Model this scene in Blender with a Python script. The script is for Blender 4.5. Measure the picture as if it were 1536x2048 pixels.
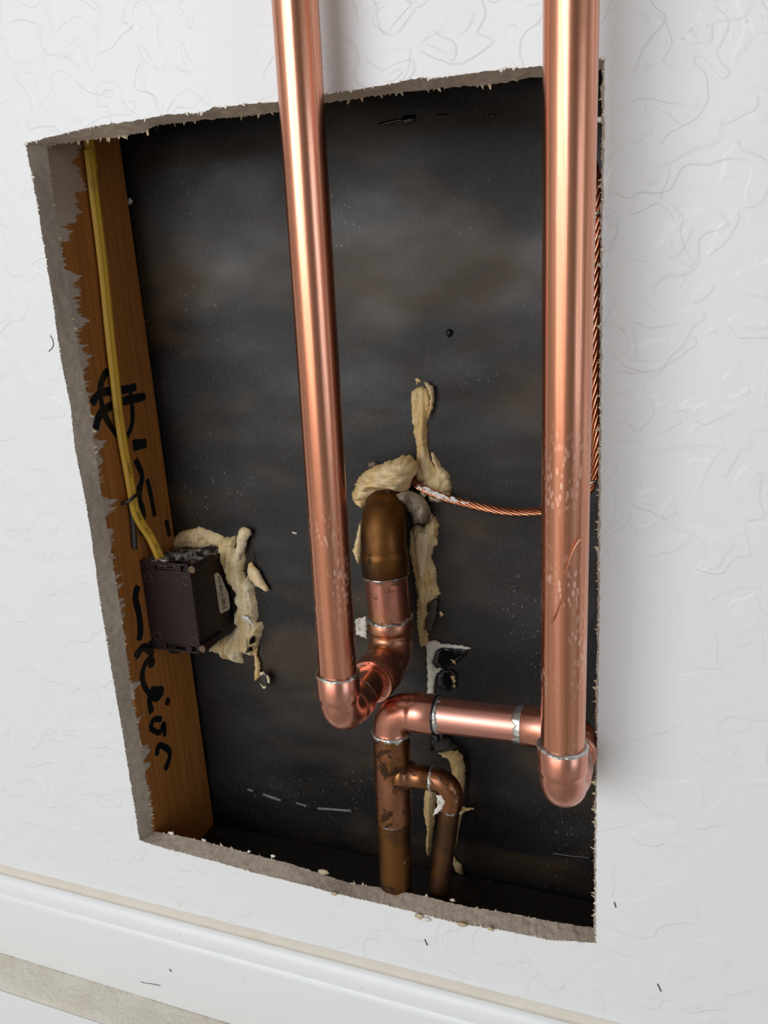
import bpy, bmesh, math, random
import numpy as np
from mathutils import Vector, noise, geometry
random.seed(7)
for o in list(bpy.data.objects): bpy.data.objects.remove(o)
SC = bpy.context.scene
COL = SC.collection

# ---------------------------------------------------------------- camera, light, exposure
cam = bpy.data.cameras.new('camera'); camo = bpy.data.objects.new('camera', cam); COL.objects.link(camo)
loc=(0.19472,-0.41025,0.15994); rot=(1.30518,0.06294,0.36354); lens=28.0607
camo.location = loc; camo.rotation_euler = rot
cam.sensor_fit = 'VERTICAL'; cam.sensor_height = 36.0; cam.sensor_width = 27.0; cam.lens = lens
cam.clip_start = 0.01; cam.clip_end = 50
SC.camera = camo
w = bpy.data.worlds.new('world'); SC.world = w; w.use_nodes = True
w.node_tree.nodes['Background'].inputs[0].default_value = (0.62, 0.74, 0.95, 1)
w.node_tree.nodes['Background'].inputs[1].default_value = 0.5
def area(name, loc, sx, sy, power, color, rot):
    l = bpy.data.lights.new(name, 'AREA'); l.shape = 'RECTANGLE'; l.size = sx; l.size_y = sy
    l.energy = power; l.color = color
    o = bpy.data.objects.new(name, l); COL.objects.link(o); o.location = loc; o.rotation_euler = rot
    return o
# daylight entering the wide doorway opposite: sky in its upper part, sunlit warm ground in its lower part
area('doorway_sky_light', (-1.25, -2.98, 1.15), 2.7, 1.5, 68, (0.92, 0.96, 1.0), (math.radians(90), 0, 0))
area('doorway_ground_light', (-1.25, -2.98, 0.0), 2.7, 0.8, 15, (1.0, 0.80, 0.58), (math.radians(90), 0, 0))
# cool fill light added by the right side wall to brighten stud and cut edge
area('side_fill_light', (2.17, -1.35, 0.15), 1.2, 1.1, 9, (0.70, 0.85, 1.0), (math.radians(90), 0, math.radians(90)))
SC.view_settings.view_transform = 'Standard'; SC.view_settings.look = 'None'
SC.view_settings.gamma = 1.0; SC.view_settings.use_curve_mapping = False
SC.view_settings.exposure = -0.05

# ---------------------------------------------------------------- node helper
class NT:
    def __init__(s, name):
        s.m = bpy.data.materials.new(name); s.m.use_nodes = True
        s.t = s.m.node_tree; s.b = s.t.nodes['Principled BSDF']
        s.tc = s.t.nodes.new('ShaderNodeTexCoord')
    def n(s, typ, **kw):
        x = s.t.nodes.new('ShaderNode' + typ)
        for k, v in kw.items(): setattr(x, k, v)
        return x
    def put(s, sock, v):
        if hasattr(v, 'default_value') or hasattr(v, 'is_output'): s.t.links.new(v, sock)
        else: sock.default_value = v
    def co(s, scale=(1, 1, 1), loc=(0, 0, 0)):
        m = s.n('Mapping'); s.t.links.new(s.tc.outputs['Object'], m.inputs[0])
        m.inputs['Scale'].default_value = scale; m.inputs['Location'].default_value = loc
        return m.outputs[0]
    def noise(s, scale, co=None, detail=2, rough=.5, dist=0):
        x = s.n('TexNoise'); s.t.links.new(co if co is not None else s.tc.outputs['Object'], x.inputs['Vector'])
        x.inputs['Scale'].default_value = scale; x.inputs['Detail'].default_value = detail
        x.inputs['Roughness'].default_value = rough; x.inputs['Distortion'].default_value = dist
        return x.outputs[0]
    def voro(s, scale, co=None, feature='F1', out=0, rnd=1):
        x = s.n('TexVoronoi', feature=feature); s.t.links.new(co if co is not None else s.tc.outputs['Object'], x.inputs['Vector'])
        x.inputs['Scale'].default_value = scale; x.inputs['Randomness'].default_value = rnd
        return x.outputs[out]
    def step(s, v, a, b, lo=0., hi=1.):
        x = s.n('MapRange', interpolation_type='SMOOTHSTEP'); s.put(x.inputs[0], v)
        x.inputs[1].default_value = a; x.inputs[2].default_value = b; x.inputs[3].default_value = lo; x.inputs[4].default_value = hi
        return x.outputs[0]
    def math(s, op, a, b=0.):
        x = s.n('Math', operation=op); s.put(x.inputs[0], a); s.put(x.inputs[1], b); return x.outputs[0]
    def mix(s, f, a, b):
        x = s.n('Mix', data_type='RGBA'); s.put(x.inputs[0], f)
        s.put(x.inputs[6], a if not isinstance(a, tuple) else a + (1,)); s.put(x.inputs[7], b if not isinstance(b, tuple) else b + (1,))
        return x.outputs[2]
    def sep(s):
        x = s.n('SeparateXYZ'); s.t.links.new(s.tc.outputs['Object'], x.inputs[0]); return x.outputs
    def bump(s, h, dist, strength=1.):
        x = s.n('Bump'); s.put(x.inputs['Height'], h); x.inputs['Distance'].default_value = dist; x.inputs['Strength'].default_value = strength
        if getattr(s, 'lastb', None): s.t.links.new(s.lastb, x.inputs['Normal'])
        s.lastb = x.outputs[0]; s.t.links.new(s.lastb, s.b.inputs['Normal'])
    def set(s, color=None, rough=None, metal=None, spec=None):
        if color is not None: s.put(s.b.inputs['Base Color'], color if not isinstance(color, tuple) else color + (1,))
        if rough is not None: s.put(s.b.inputs['Roughness'], rough)
        if metal is not None: s.put(s.b.inputs['Metallic'], metal)
        if spec is not None: s.put(s.b.inputs['Specular IOR Level'], spec)
        return s.m
M = {}
# painted skip-trowel drywall
t = NT('wall_paint')
patch = t.step(t.noise(10, t.co(loc=(3, 1, 2)), 1), .28, .50); patch2 = t.step(t.noise(8, t.co(loc=(6, 1, 9)), 1), .34, .54)
n1 = t.noise(32, t.co((1, 1, 1.2)), 1.3, .45, .5); n2 = t.noise(50, t.co((1, 1, .9), (5, 2, 1)), 1.5, .5, .7)
e1 = t.math('MULTIPLY', t.step(n1, .50, .534), patch); e1b = t.math('MULTIPLY', t.step(n1, .62, .655), patch2); e2 = t.math('MULTIPLY', t.step(n2, .55, .59), patch2)
crumbs = t.math('MULTIPLY', t.step(t.voro(230), .20, .05), t.step(t.noise(16, t.co((.6, 1, 1.8), (7, 0, 4))), .56, .66))
hh = t.math('ADD', t.math('ADD', t.math('ADD', e1, t.math('MULTIPLY', e1b, .8)), t.math('MULTIPLY', e2, .8)), t.math('MULTIPLY', crumbs, .7))
t.bump(hh, .00042, .7)
t.bump(t.noise(420, None, 2), .00010, .35)
M['paint'] = t.set((.805, .82, .835), .40)
t = NT('trim_paint'); t.bump(t.noise(60, t.co((1, 1, 6)), 2), .0003, .25)
sp = t.step(t.voro(55), .035, .02)
M['trim'] = t.set(t.mix(t.math('MULTIPLY', sp, .6), (.80, .82, .835), (.25, .2, .16)), .36)
t = NT('room_paint'); t.bump(t.noise(80), .0005, .3); M['room'] = t.set((.46, .43, .39), .6)
t = NT('caulk'); t.bump(t.noise(300), .0004, .5); M['caulk'] = t.set(t.mix(t.noise(40), (.66, .60, .50), (.78, .74, .66)), .6)
t = NT('concrete_beige'); t.bump(t.noise(190, None, 4, .6), .0018, .9); M['concrete'] = t.set(t.mix(t.noise(35, None, 4), (.66, .60, .50), (.84, .80, .72)), .8)
t = NT('gypsum'); t.bump(t.noise(700, None, 4, .65), .0006, .9); t.bump(t.noise(160, None, 2), .0008, .6)
M['gypsum'] = t.set(t.mix(t.noise(90, None, 4), (.46, .375, .30), (.62, .525, .435)), .9)
t = NT('torn_paper'); M['fuzz'] = t.set(t.mix(t.noise(120), (.70, .65, .55), (.84, .81, .74)), .9)
t = NT('tan_paper'); M['tan'] = t.set(t.mix(t.noise(90), (.42, .32, .19), (.64, .54, .38)), .9)
# orange-brown stud with grain and joint compound smears
t = NT('stud_wood')
gr = t.noise(55, t.co((1, 9, .22)), 4, .6, .6); gr2 = t.noise(240, t.co((1, 4, .12)), 3, .6)
wood = t.mix(t.step(gr, .3, .72), (.30, .105, .018), (.46, .180, .036)); wood = t.mix(t.math('MULTIPLY', t.step(gr2, .5, .75), .45), wood, (.22, .075, .014))
X, Y, Z = t.sep()
saw = t.noise(95, t.co((.2, .12, 1)), 4, .7); big = t.step(Z, .205, .235)
lim = t.math('ADD', t.math('MULTIPLY', t.math('SUBTRACT', saw, .43), .070), .0150)
lim = t.math('ADD', lim, t.math('MULTIPLY', big, .022))
lim = t.math('SUBTRACT', lim, t.math('MULTIPLY', t.step(Z, .12, -.05), .006))
comp = t.step(t.math('SUBTRACT', lim, Y), -.0012, .0012)
scr = t.math('MULTIPLY', t.step(t.noise(60, t.co((1, 1, 5), (1, 4, 2)), 5, .7), .64, .74), .45)
comp = t.math('MAXIMUM', t.math('MULTIPLY', comp, t.math('SUBTRACT', .92, t.math('MULTIPLY', big, .35))), scr)
t.bump(gr2, .0003, .5)
M['stud'] = t.set(t.mix(comp, wood, (.58, .51, .43)), .6)
t = NT('marker_ink'); M['ink'] = t.set((.006, .008, .009), .35)
# asphalt building paper
t = NT('building_paper')
st = t.noise(7, t.co((1, 1, 2.2), (2, 0, 5)), 3, .55, .4)
c = t.mix(t.step(st, .50, .70), (.0095, .0090, .0096), (.044, .027, .014))
c = t.mix(t.math('MULTIPLY', t.step(t.noise(900, t.co((1, 1, .35)), 2, .6), .55, .72), .6), c, (.045, .043, .042))
du = t.math('MULTIPLY', t.step(t.voro(420, t.co((1, 1, .38))), .15, .05), t.step(t.noise(14, t.co(loc=(9, 2, 0)), 3), .53, .66))
c = t.mix(t.math('MULTIPLY', du, .75), c, (.5, .48, .44))
t.bump(t.noise(1300, t.co((1, 1, .4)), 2), .0002, .5); t.bump(t.noise(16, t.co((.8, 1, 1.3)), 2.5, .45, .3), .0040, .5)
M['bpaper'] = t.set(c, t.step(t.noise(9, t.co((1, 1, 1.6)), 3), .3, .7, .38, .62), 0, .46)
t = NT('sill_membrane'); t.bump(t.noise(40, None, 3), .001, .5)
M['sillm'] = t.set(t.mix(t.step(t.noise(60, t.co((1, 1, 1), (3, 1, 1)), 4, .6), .62, .75), (.020, .016, .013), (.11, .10, .09)), .4)
# copper in three states
def copper(name, base, dark, rough, stain, stainc, sc=(500, 500, 6), spots=None, green=0., tint=None, ss=38):
    t = NT(name)
    s1 = t.noise(1, t.co(sc), 3, .6); s2 = t.noise(ss, None, 4, .65, .8)
    col = t.mix(t.step(s1, .3, .75), base, dark)
    if tint: col = t.mix(t.step(t.noise(30, t.co(loc=(4, 4, 1)), 3), .42, .62), col, tint)
    ms = t.step(s2, 1 - stain, 1 - stain + .09)
    col = t.mix(t.math('MULTIPLY', ms, .85), col, stainc)
    r = t.math('ADD', t.step(s1, .2, .8, rough * .8, rough * 1.25), t.math('MULTIPLY', ms, .25))
    if spots:
        X, Y, Z = t.sep()
        zone = t.math('MULTIPLY', t.step(Z, spots[1] + .03, spots[1] - .03), t.step(Z, spots[0] - .02, spots[0] + .02))
        v = t.voro(560, t.co((1, 1, .40))); ring = t.math('MULTIPLY', t.step(v, .02, .20), t.step(v, .46, .34))
        ring = t.math('MULTIPLY', ring, t.step(t.noise(70, t.co((1, 1, .4)), 3), .46, .60)); ring = t.math('MULTIPLY', ring, zone)
        col = t.mix(t.math('MULTIPLY', ring, .6), col, (.93, .68, .58)); r = t.math('ADD', r, t.math('MULTIPLY', ring, .22))
    met = 1.0
    if green:
        g = t.step(t.noise(75, t.co(loc=(8, 8, 8)), 3), 1 - green, 1 - green + .04)
        col = t.mix(g, col, (.22, .27, .24)); met = t.math('SUBTRACT', 1., t.math('MULTIPLY', g, .6))
    fl = t.math('MULTIPLY', t.step(t.voro(420), .10, .05), t.step(t.noise(60, t.co(loc=(1, 2, 8))), .55, .65))
    col = t.mix(t.math('MULTIPLY', fl, .5), col, (.75, .68, .60))
    t.bump(s1, .0002, .12); t.bump(s2, .0005, .15)
    return t.set(col, r, met)
M['cu'] = copper('copper_bright', (.80, .37, .245), (.56, .235, .145), .25, .18, (.46, .20, .13))
M['cu_rose'] = copper('copper_rosy', (.74, .37, .31), (.60, .28, .22), .34, .20, (.42, .19, .14), sc=(3, 500, 500))
M['cu_spot'] = copper('copper_water_spotted', (.80, .37, .245), (.56, .235, .145), .25, .16, (.46, .20, .13), spots=(.035, .185))
M['cu_spot2'] = copper('copper_droplet_marked', (.80, .37, .245), (.56, .235, .145), .25, .16, (.46, .20, .13), spots=(.035, .125))
M['cu_fit'] = copper('copper_fitting', (.74, .345, .255), (.55, .24, .17), .29, .28, (.38, .17, .12), sc=(120, 120, 60))
M['cu_pink'] = copper('copper_stained', (.68, .31, .24), (.50, .21, .155), .36, .47, (.16, .075, .05), sc=(140, 140, 80), green=.29, tint=(.60, .30, .17), ss=80)
M['cu_old'] = copper('copper_tarnished', (.13, .068, .038), (.085, .046, .028), .48, .42, (.055, .036, .027), sc=(90, 90, 30), green=.27, tint=(.21, .095, .03), ss=60)
M['cu_tee'] = copper('copper_scorched', (.42, .19, .11), (.27, .12, .07), .34, .46, (.035, .022, .017), sc=(110, 110, 50), green=.26, tint=(.25, .11, .04), ss=85)
M['cu_wire'] = copper('copper_strand', (.80, .36, .21), (.50, .20, .11), .25, .3, (.25, .10, .06), sc=(60, 60, 60))
t = NT('solder'); t.bump(t.noise(500, None, 3), .0005, .6)
M['solder'] = t.set(t.mix(t.noise(150, None, 3), (.42, .41, .38), (.72, .72, .71)), .30, .92)
t = NT('paint_spatter'); M['spat'] = t.set((.80, .79, .77), .7)
t = NT('yellow_jacket'); t.bump(t.noise(300, t.co((1, 1, .2))), .0002, .4)
M['yellow'] = t.set(t.mix(t.step(t.noise(60, None, 4), .55, .75), (.58, .345, .035), (.44, .25, .03)), .42)
t = NT('brown_plastic')
du = t.step(t.noise(420, None, 3, .6), .66, .74); t.bump(t.noise(600), .0002, .5)
M['box'] = t.set(t.mix(t.math('MULTIPLY', du, .35), (.018, .0075, .009), (.30, .22, .14)), .5, 0, .28)
t = NT('dusty_plastic'); du = t.step(t.noise(150, None, 6, .75), .46, .58)
M['dusty'] = t.set(t.mix(t.math('MULTIPLY', du, .85), (.022, .013, .012), (.50, .43, .37)), .8)
def sealant(name, a, b, d, rough):
    t = NT(name); t.bump(t.noise(70, t.co((1, 1, .35)), 3, .5, .6), .0022, .6); t.bump(t.noise(420, t.co((1, 1, .16)), 3, .6, .3), .0007, .6)
    c = t.mix(t.step(t.noise(60, t.co((1, 1, .5)), 4, .6, .6), .40, .60), a, b)
    return t.set(t.mix(t.math('MULTIPLY', t.step(t.noise(190, t.co((1, 1, .28), (2, 2, 2)), 4, .65, .4), .58, .70), .65), c, d), rough)
M['seal'] = sealant('tan_sealant', (.68, .47, .20), (.74, .58, .33), (.34, .20, .075), .48)
M['sealw'] = sealant('cream_sealant', (.70, .54, .28), (.76, .66, .46), (.40, .27, .12), .5)
M['sealg'] = sealant('grey_sealant', (.13, .105, .075), (.36, .29, .20), (.05, .04, .03), .45)
M['sealp'] = sealant('pale_sealant', (.72, .57, .33), (.80, .69, .48), (.50, .36, .18), .5)
t = NT('white_scrap'); t.bump(t.noise(200, None, 4), .0008, .6); M['scrap'] = t.set(t.mix(t.step(t.noise(140, None, 5), .5, .7), (.68, .65, .59), (.42, .36, .27)), .8)
t = NT('label_paper'); M['label'] = t.set(t.mix(t.noise(60, None, 3), (.62, .58, .49), (.52, .46, .36)), .6)
t = NT('dark_steel'); M['steel'] = t.set((.07, .065, .06), .45, .8)
t = NT('dull_brass'); M['brass'] = t.set((.16, .11, .07), .5, .7)
t = NT('cardboard_dark'); t.bump(t.noise(200), .0004, .5); M['flap'] = t.set(t.mix(t.noise(90), (.030, .024, .02), (.06, .05, .042)), .6)
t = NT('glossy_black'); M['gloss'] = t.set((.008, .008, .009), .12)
t = NT('scuffed_paper'); M['dash'] = t.set((.20, .19, .18), .8)
t = NT('dark_floor'); M['floor'] = t.set((.45, .42, .38), .5)

# ---------------------------------------------------------------- mesh helpers
def link(name, me, mat, parent=None, smooth=True):
    o = bpy.data.objects.new(name, me); COL.objects.link(o)
    mats = mat if isinstance(mat, (list, tuple)) else [mat]
    for m in mats: me.materials.append(M[m])
    if smooth:
        me.shade_smooth()
    if parent is not None:
        o.parent = parent
    return o
def mesh(name, vs, fs, mat, parent=None, smooth=True, auto=None):
    off = Vector((0, 0, 0))
    if parent is not None:
        q = parent
        while q is not None: off = off + q.location; q = q.parent
    me = bpy.data.meshes.new(name)
    me.from_pydata([tuple(Vector(v) - off) for v in vs], [], [tuple(f) for f in fs]); me.update()
    bm = bmesh.new(); bm.from_mesh(me); bmesh.ops.recalc_face_normals(bm, faces=bm.faces); bm.to_mesh(me); bm.free()
    o = link(name, me, mat, parent, smooth)
    if auto: me.set_sharp_from_angle(angle=math.radians(auto))
    return o
def thing(name, label, cat, loc=(0, 0, 0), group=None):
    o = bpy.data.objects.new(name, None); COL.objects.link(o); o.location = loc; o.empty_display_size = .02
    o['label'] = label; o['category'] = cat
    if group: o['group'] = group
    return o
def tag(o, label, cat=None, group=None):
    o['label'] = label
    if cat: o['category'] = cat
    if group: o['group'] = group
    return o
def struct(o, label, cat):
    o['kind'] = 'structure'; o['label'] = label; o['category'] = cat; return o
V = Vector
def sweep(path, rad, n=40, cap=True, ell=None):
    """tube along points with a radius for each; ell=(a,b,ref) gives an oval section"""
    P = [V(q) for q in path]; vs = []; fs = []
    T = [(P[min(i + 1, len(P) - 1)] - P[max(i - 1, 0)]).normalized() for i in range(len(P))]
    ref = V(ell[2]) if ell else (V((0, 0, 1)) if abs(T[0].z) < .9 else V((0, -1, 0)))
    u = (ref - T[0] * ref.dot(T[0])).normalized()
    for i, q in enumerate(P):
        rf = V(ell[2]) if ell else u
        u = (rf - T[i] * rf.dot(T[i])).normalized(); v = T[i].cross(u)
        r = rad[i] if hasattr(rad, '__len__') else rad
        for k in range(n):
            a = 2 * math.pi * k / n
            if ell:
                g = 1 - .22 * math.exp(-((abs(a - math.pi) ) / .3) ** 2) - .22 * math.exp(-((min(a, 2 * math.pi - a)) / .3) ** 2)
                vs.append(q + u * math.cos(a) * ell[0] * g + v * math.sin(a) * ell[1])
            else: vs.append(q + u * math.cos(a) * r + v * math.sin(a) * r)
    for i in range(len(P) - 1):
        for k in range(n):
            fs.append((i * n + k, i * n + (k + 1) % n, (i + 1) * n + (k + 1) % n, (i + 1) * n + k))
    if cap:
        fs.append(tuple(range(n))[::-1]); fs.append(tuple((len(P) - 1) * n + k for k in range(n)))
    return vs, fs
def cr(pts, m=8):
    """Catmull-Rom through points"""
    P = [V(q) for q in pts]; out = []
    for i in range(len(P) - 1):
        a, b, c, d = P[max(i - 1, 0)], P[i], P[i + 1], P[min(i + 2, len(P) - 1)]
        for k in range(m):
            s = k / m
            out.append(.5 * ((2 * b) + (c - a) * s + (2 * a - 5 * b + 4 * c - d) * s * s + (3 * b - a - 3 * c + d) * s ** 3))
    out.append(P[-1]); return out
def pipe(name, a, b, r, mat, parent, n=48):
    a = V(a); b = V(b); m = max(2, int((b - a).length / .02))
    vs, fs = sweep([a.lerp(b, i / m) for i in range(m + 1)], r, n)
    return mesh(name, vs, fs, mat, parent, auto=40)
def elbow(name, corner, d1, d2, L1, L2, rb, rs, rbody, mat, parent, rs2=None):
    """wrought copper elbow: two cup sockets joined by a tighter bend"""
    c = V(corner); d1 = V(d1).normalized(); d2 = V(d2).normalized(); rs2 = rs2 or rs
    path = []; rad = []
    def sock(d, L, r):
        return [(c + d * L, r - .0006), (c + d * (L - .0006), r), (c + d * (rb + .005), r), (c + d * (rb + .0036), r + .0001), (c + d * (rb + .0022), r - .0002), (c + d * (rb + .0008), rbody + .0001)]
    for q, r in sock(d1, L1, rs): path.append(q); rad.append(r)
    o = c + d1 * rb + d2 * rb
    for i in range(0, 17):
        a = (math.pi / 2) * i / 16
        path.append(o - d2 * rb * math.cos(a) - d1 * rb * math.sin(a)); rad.append(rbody)
    for q, r in reversed(sock(d2, L2, rs2)): path.append(q); rad.append(r)
    vs, fs = sweep(path, rad, 56)
    return mesh(name, vs, fs, mat, parent, auto=50)
def solder(center, axis, r, parent, wid=.0022, h=.0009, seed=0, ragged=.5, drip=0, name='solder_ring'):
    """uneven bead of solder round a joint; axis points to the pipe side"""
    c = V(center); ax = V(axis).normalized(); u = ax.orthogonal().normalized(); v = ax.cross(u)
    n = 96; vs = []; fs = []; prof = 7
    for k in range(n):
        a = 2 * math.pi * k / n; d = u * math.cos(a) + v * math.sin(a)
        nz = noise.noise(d * 2.2 + V((seed * 3.1, seed, 0))); nz2 = noise.noise(d * 6 + V((0, seed * 2.3, seed)))
        a0 = -wid * (.45 + .15 * nz2); a1 = wid * (.55 + ragged * (nz + .6 * nz2)) + drip * max(0, nz) * wid
        hh = h * (1 + .35 * nz2)
        for j in range(prof):
            s = j / (prof - 1)
            vs.append(c + ax * (a0 + (a1 - a0) * s) + d * (r - .0004 + (hh + .0004) * math.sin(math.pi * min(1, s * (1.35 - .35 * s))) ** .7 if 0 < j < prof - 1 else r - .0004))
    for k in range(n):
        for j in range(prof - 1):
            fs.append((k * prof + j, k * prof + j + 1, ((k + 1) % n) * prof + j + 1, ((k + 1) % n) * prof + j))
        fs.append((k * prof + prof - 1, k * prof, ((k + 1) % n) * prof, ((k + 1) % n) * prof + prof - 1))
    return mesh(name, vs, fs, 'solder', parent)
def boxm(lo, hi):
    x0, y0, z0 = lo; x1, y1, z1 = hi
    return ([(x0, y0, z0), (x1, y0, z0), (x1, y1, z0), (x0, y1, z0), (x0, y0, z1), (x1, y0, z1), (x1, y1, z1), (x0, y1, z1)],
            [(0, 3, 2, 1), (4, 5, 6, 7), (0, 1, 5, 4), (1, 2, 6, 5), (2, 3, 7, 6), (3, 0, 4, 7)])
def bev(o, wd=.0008, seg=2):
    m = o.modifiers.new('bevel', 'BEVEL'); m.width = wd; m.segments = seg; m.limit_method = 'ANGLE'; return o
def resample(P, step, jit=0., closed=True):
    out = []
    n = len(P)
    for i in range(n if closed else n - 1):
        a, b = P[i], P[(i + 1) % n]; L = math.hypot(b[0] - a[0], b[1] - a[1]); m = max(1, int(L / step))
        for k in range(m):
            s = k / m; x = a[0] + (b[0] - a[0]) * s; y = a[1] + (b[1] - a[1]) * s
            if jit: x += jit * noise.noise(V((x * 700, y * 700, 1.3))) * 1.6; y += jit * noise.noise(V((x * 700, y * 700, 7.7))) * 1.6
            out.append((x, y))
    if not closed: out.append(P[-1])
    return out
def blob(name, pts, base, H, mat, parent, edge=.0006, soft=.004, fold=.35, fk=(160, 60), seed=0, step=.00085, jit=.0006, plane='Y', sign=-1):
    """lump of material spread on a surface: outline in mm, rising from thin edges to height H with folds.
    base is a number or f(a,z): where the surface behind lies"""
    B = resample([(a / 1000, b / 1000) for a, b in pts], step, jit)
    n = len(B); Bn = np.array(B); xs = Bn[:, 0]; zs = Bn[:, 1]
    I = []
    x0, x1, z0, z1 = xs.min(), xs.max(), zs.min(), zs.max()
    P1 = Bn; P2 = np.roll(Bn, -1, 0); D = P2 - P1; LL = (D ** 2).sum(1) + 1e-12
    def dist(q):
        tt = np.clip(((q - P1) * D).sum(1) / LL, 0, 1); return math.sqrt((((P1 + D * tt[:, None]) - q) ** 2).sum(1).min())
    def inside(q):
        c = ((P1[:, 1] > q[1]) != (P2[:, 1] > q[1]))
        with np.errstate(divide='ignore', invalid='ignore'):
            xx = P1[:, 0] + (q[1] - P1[:, 1]) * D[:, 0] / D[:, 1]
        return (np.sum(c & (q[0] < xx)) % 2) == 1
    rnd = random.Random(seed + 11)
    x = x0
    while x < x1:
        z = z0
        while z < z1:
            q = np.array([x + rnd.uniform(-.25, .25) * step, z + rnd.uniform(-.25, .25) * step])
            if inside(q) and dist(q) > step * .6: I.append(tuple(q))
            z += step
        x += step
    allv = [V((a, b)) for a, b in B] + [V(q) for q in I]
    r = geometry.delaunay_2d_cdt(allv, [(i, (i + 1) % n) for i in range(n)], [], 1, 1e-7)
    v2, ed, tri = r[0], r[1], r[2]
    m = len(v2); vs = []; bk = []
    for q in v2:
        qq = np.array([q.x, q.y]); d = dist(qq)
        k = 1 - math.exp(-(d / soft))
        nz = noise.noise(V((q.x * fk[0], q.y * fk[1], seed * 3.7))) + .5 * noise.noise(V((q.x * fk[0] * 2.3, q.y * fk[1] * 2.3, seed + 9)))
        rg = .55 - 1.6 * abs(noise.noise(V((q.x * fk[0] * 1.5, q.y * fk[1] * 1.2, seed * 1.9 + 4))))
        h = edge + H * k * max(.12, 1 + fold * (nz + .8 * rg))
        bs = base(q.x, q.y) if callable(base) else base
        if plane == 'Y': vs.append((q.x, bs + sign * h, q.y)); bk.append((q.x, bs - sign * .0006, q.y))
        else: vs.append((bs + sign * h, q.x, q.y)); bk.append((bs - sign * .0003, q.x, q.y))
    cnt = {}
    for f in tri:
        for i in range(len(f)):
            e = (f[i], f[(i + 1) % len(f)]); cnt[e] = 1
    fs = [tuple(f) for f in tri] + [tuple(i + m for i in reversed(f)) for f in tri]
    for (a, b) in cnt:
        if (b, a) not in cnt: fs.append((b, a, a + m, b + m))
    return mesh(name, vs + bk, fs, mat, parent)
def ribbon2(pts, wd, lift, thick, plane_x):
    """pen stroke on a plane of constant X; points (y,z) in mm"""
    P = cr([(0, a / 1000, b / 1000) for a, b in pts], 6); vs = []; fs = []
    n = len(P)
    for i, q in enumerate(P):
        T = (P[min(i + 1, n - 1)] - P[max(i - 1, 0)]).normalized(); nn = V((0, -T.z, T.y))
        ww = wd * (1 + .25 * noise.noise(q * 140)) * (.75 if i in (0, n - 1) else 1)
        for s in (-.5, .5):
            b = q + nn * ww * s
            vs.append((plane_x + lift, b.y, b.z)); vs.append((plane_x + lift + thick, b.y, b.z))
    for i in range(n - 1):
        a = i * 4; b = a + 4
        fs += [(a + 1, a + 3, b + 3, b + 1), (a, b, b + 2, a + 2), (a, a + 1, b + 1, b), (a + 2, b + 2, b + 3, a + 3)]
    fs += [(0, 2, 3, 1), (n * 4 - 4, n * 4 - 3, n * 4 - 1, n * 4 - 2)]
    return vs, fs
def textmesh(s, size):
    cu = bpy.data.curves.new('t', 'FONT'); cu.body = s; cu.size = size; cu.align_x = 'CENTER'; cu.align_y = 'CENTER'
    o = bpy.data.objects.new('t', cu); COL.objects.link(o)
    me = bpy.data.meshes.new_from_object(o.evaluated_get(bpy.context.evaluated_depsgraph_get()))
    vs = [v.co.copy() for v in me.vertices]; fs = [tuple(q.vertices) for q in me.polygons]
    bpy.data.objects.remove(o); bpy.data.meshes.remove(me); return vs, fs

# ---------------------------------------------------------------- structure: cut drywall
XS = -.1832; T = .0138; D = .089
sides_f = [  # cut edge on the painted face, clockwise from top left (mm: x, z)
 [(-184.3,260.8),(-158.9,262.1),(-144.4,263.0),(-127.4,263.5),(-103.2,262.8),(-82.0,263.1),(-59.6,261.2),(-53.1,262.8),(-30.4,261.7),(-14.1,260.7),(13.5,260.3),(43.2,259.8),(63.7,260.4),(73.0,259.1),(96.2,258.6),(108.6,258.2),(123.9,256.8),(138.2,256.4)],
 [(151.2,256.0),(151.3,217.9),(151.0,173.9),(151.1,127.1),(151.1,77.2),(151.0,23.9),(150.9,-33.3),(150.3,-94.9),(150.2,-161.1)],
 [(150.6,-227.3),(122.8,-232.8),(96.7,-233.6),(66.5,-236.3),(41.0,-235.6),(11.7,-234.7),(-19.2,-234.8),(-45.9,-233.5),(-85.2,-232.9),(-121.2,-230.6),(-162.6,-229.0)],
 [(-186.3,-227.1),(-185.8,-190.3),(-185.3,-134.9),(-185.6,-107.5),(-185.9,-62.2),(-185.7,-29.8),(-184.0,16.0),(-183.9,37.8),(-184.4,53.9),(-185.5,74.9),(-183.3,103.0),(-184.8,132.8),(-183.4,174.4),(-183.6,188.0),(-183.1,220.1),(-183.5,238.7)]]
sides_b = [  # the same edge on the back face
 [(-180.8,260.6),(-151.8,260.2),(-128.0,259.3),(-108.4,259.5),(-100.2,262.2),(-64.2,260.5),(-38.7,259.0),(-21.7,258.8),(7.0,259.4),(30.6,259.0),(52.0,258.4),(76.7,257.3),(92.7,255.7),(121.5,255.8),(136.3,255.6)],
 [(148.4,254.9),(148.7,220.0),(148.6,174.5),(148.7,126.1),(148.6,74.4),(148.5,19.2),(148.3,-40.0),(147.9,-103.6),(147.8,-172.1)],
 [(147.8,-229.3),(120.5,-231.3),(93.7,-232.1),(65.5,-234.3),(36.6,-233.2),(6.4,-234.1),(-18.9,-236.2),(-65.6,-230.7),(-101.5,-229.4),(-134.9,-227.6),(-166.7,-227.3)],
 [(-184.5,-228.8),(-183.4,-192.2),(-182.3,-151.2),(-184.0,-114.6),(-181.7,-59.8),(-181.6,-20.9),(-181.8,19.1),(-182.0,42.3),(-181.3,72.2),(-179.8,100.9),(-181.9,131.4),(-182.4,174.1),(-182.7,212.1),(-182.4,235.6)]]
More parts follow.
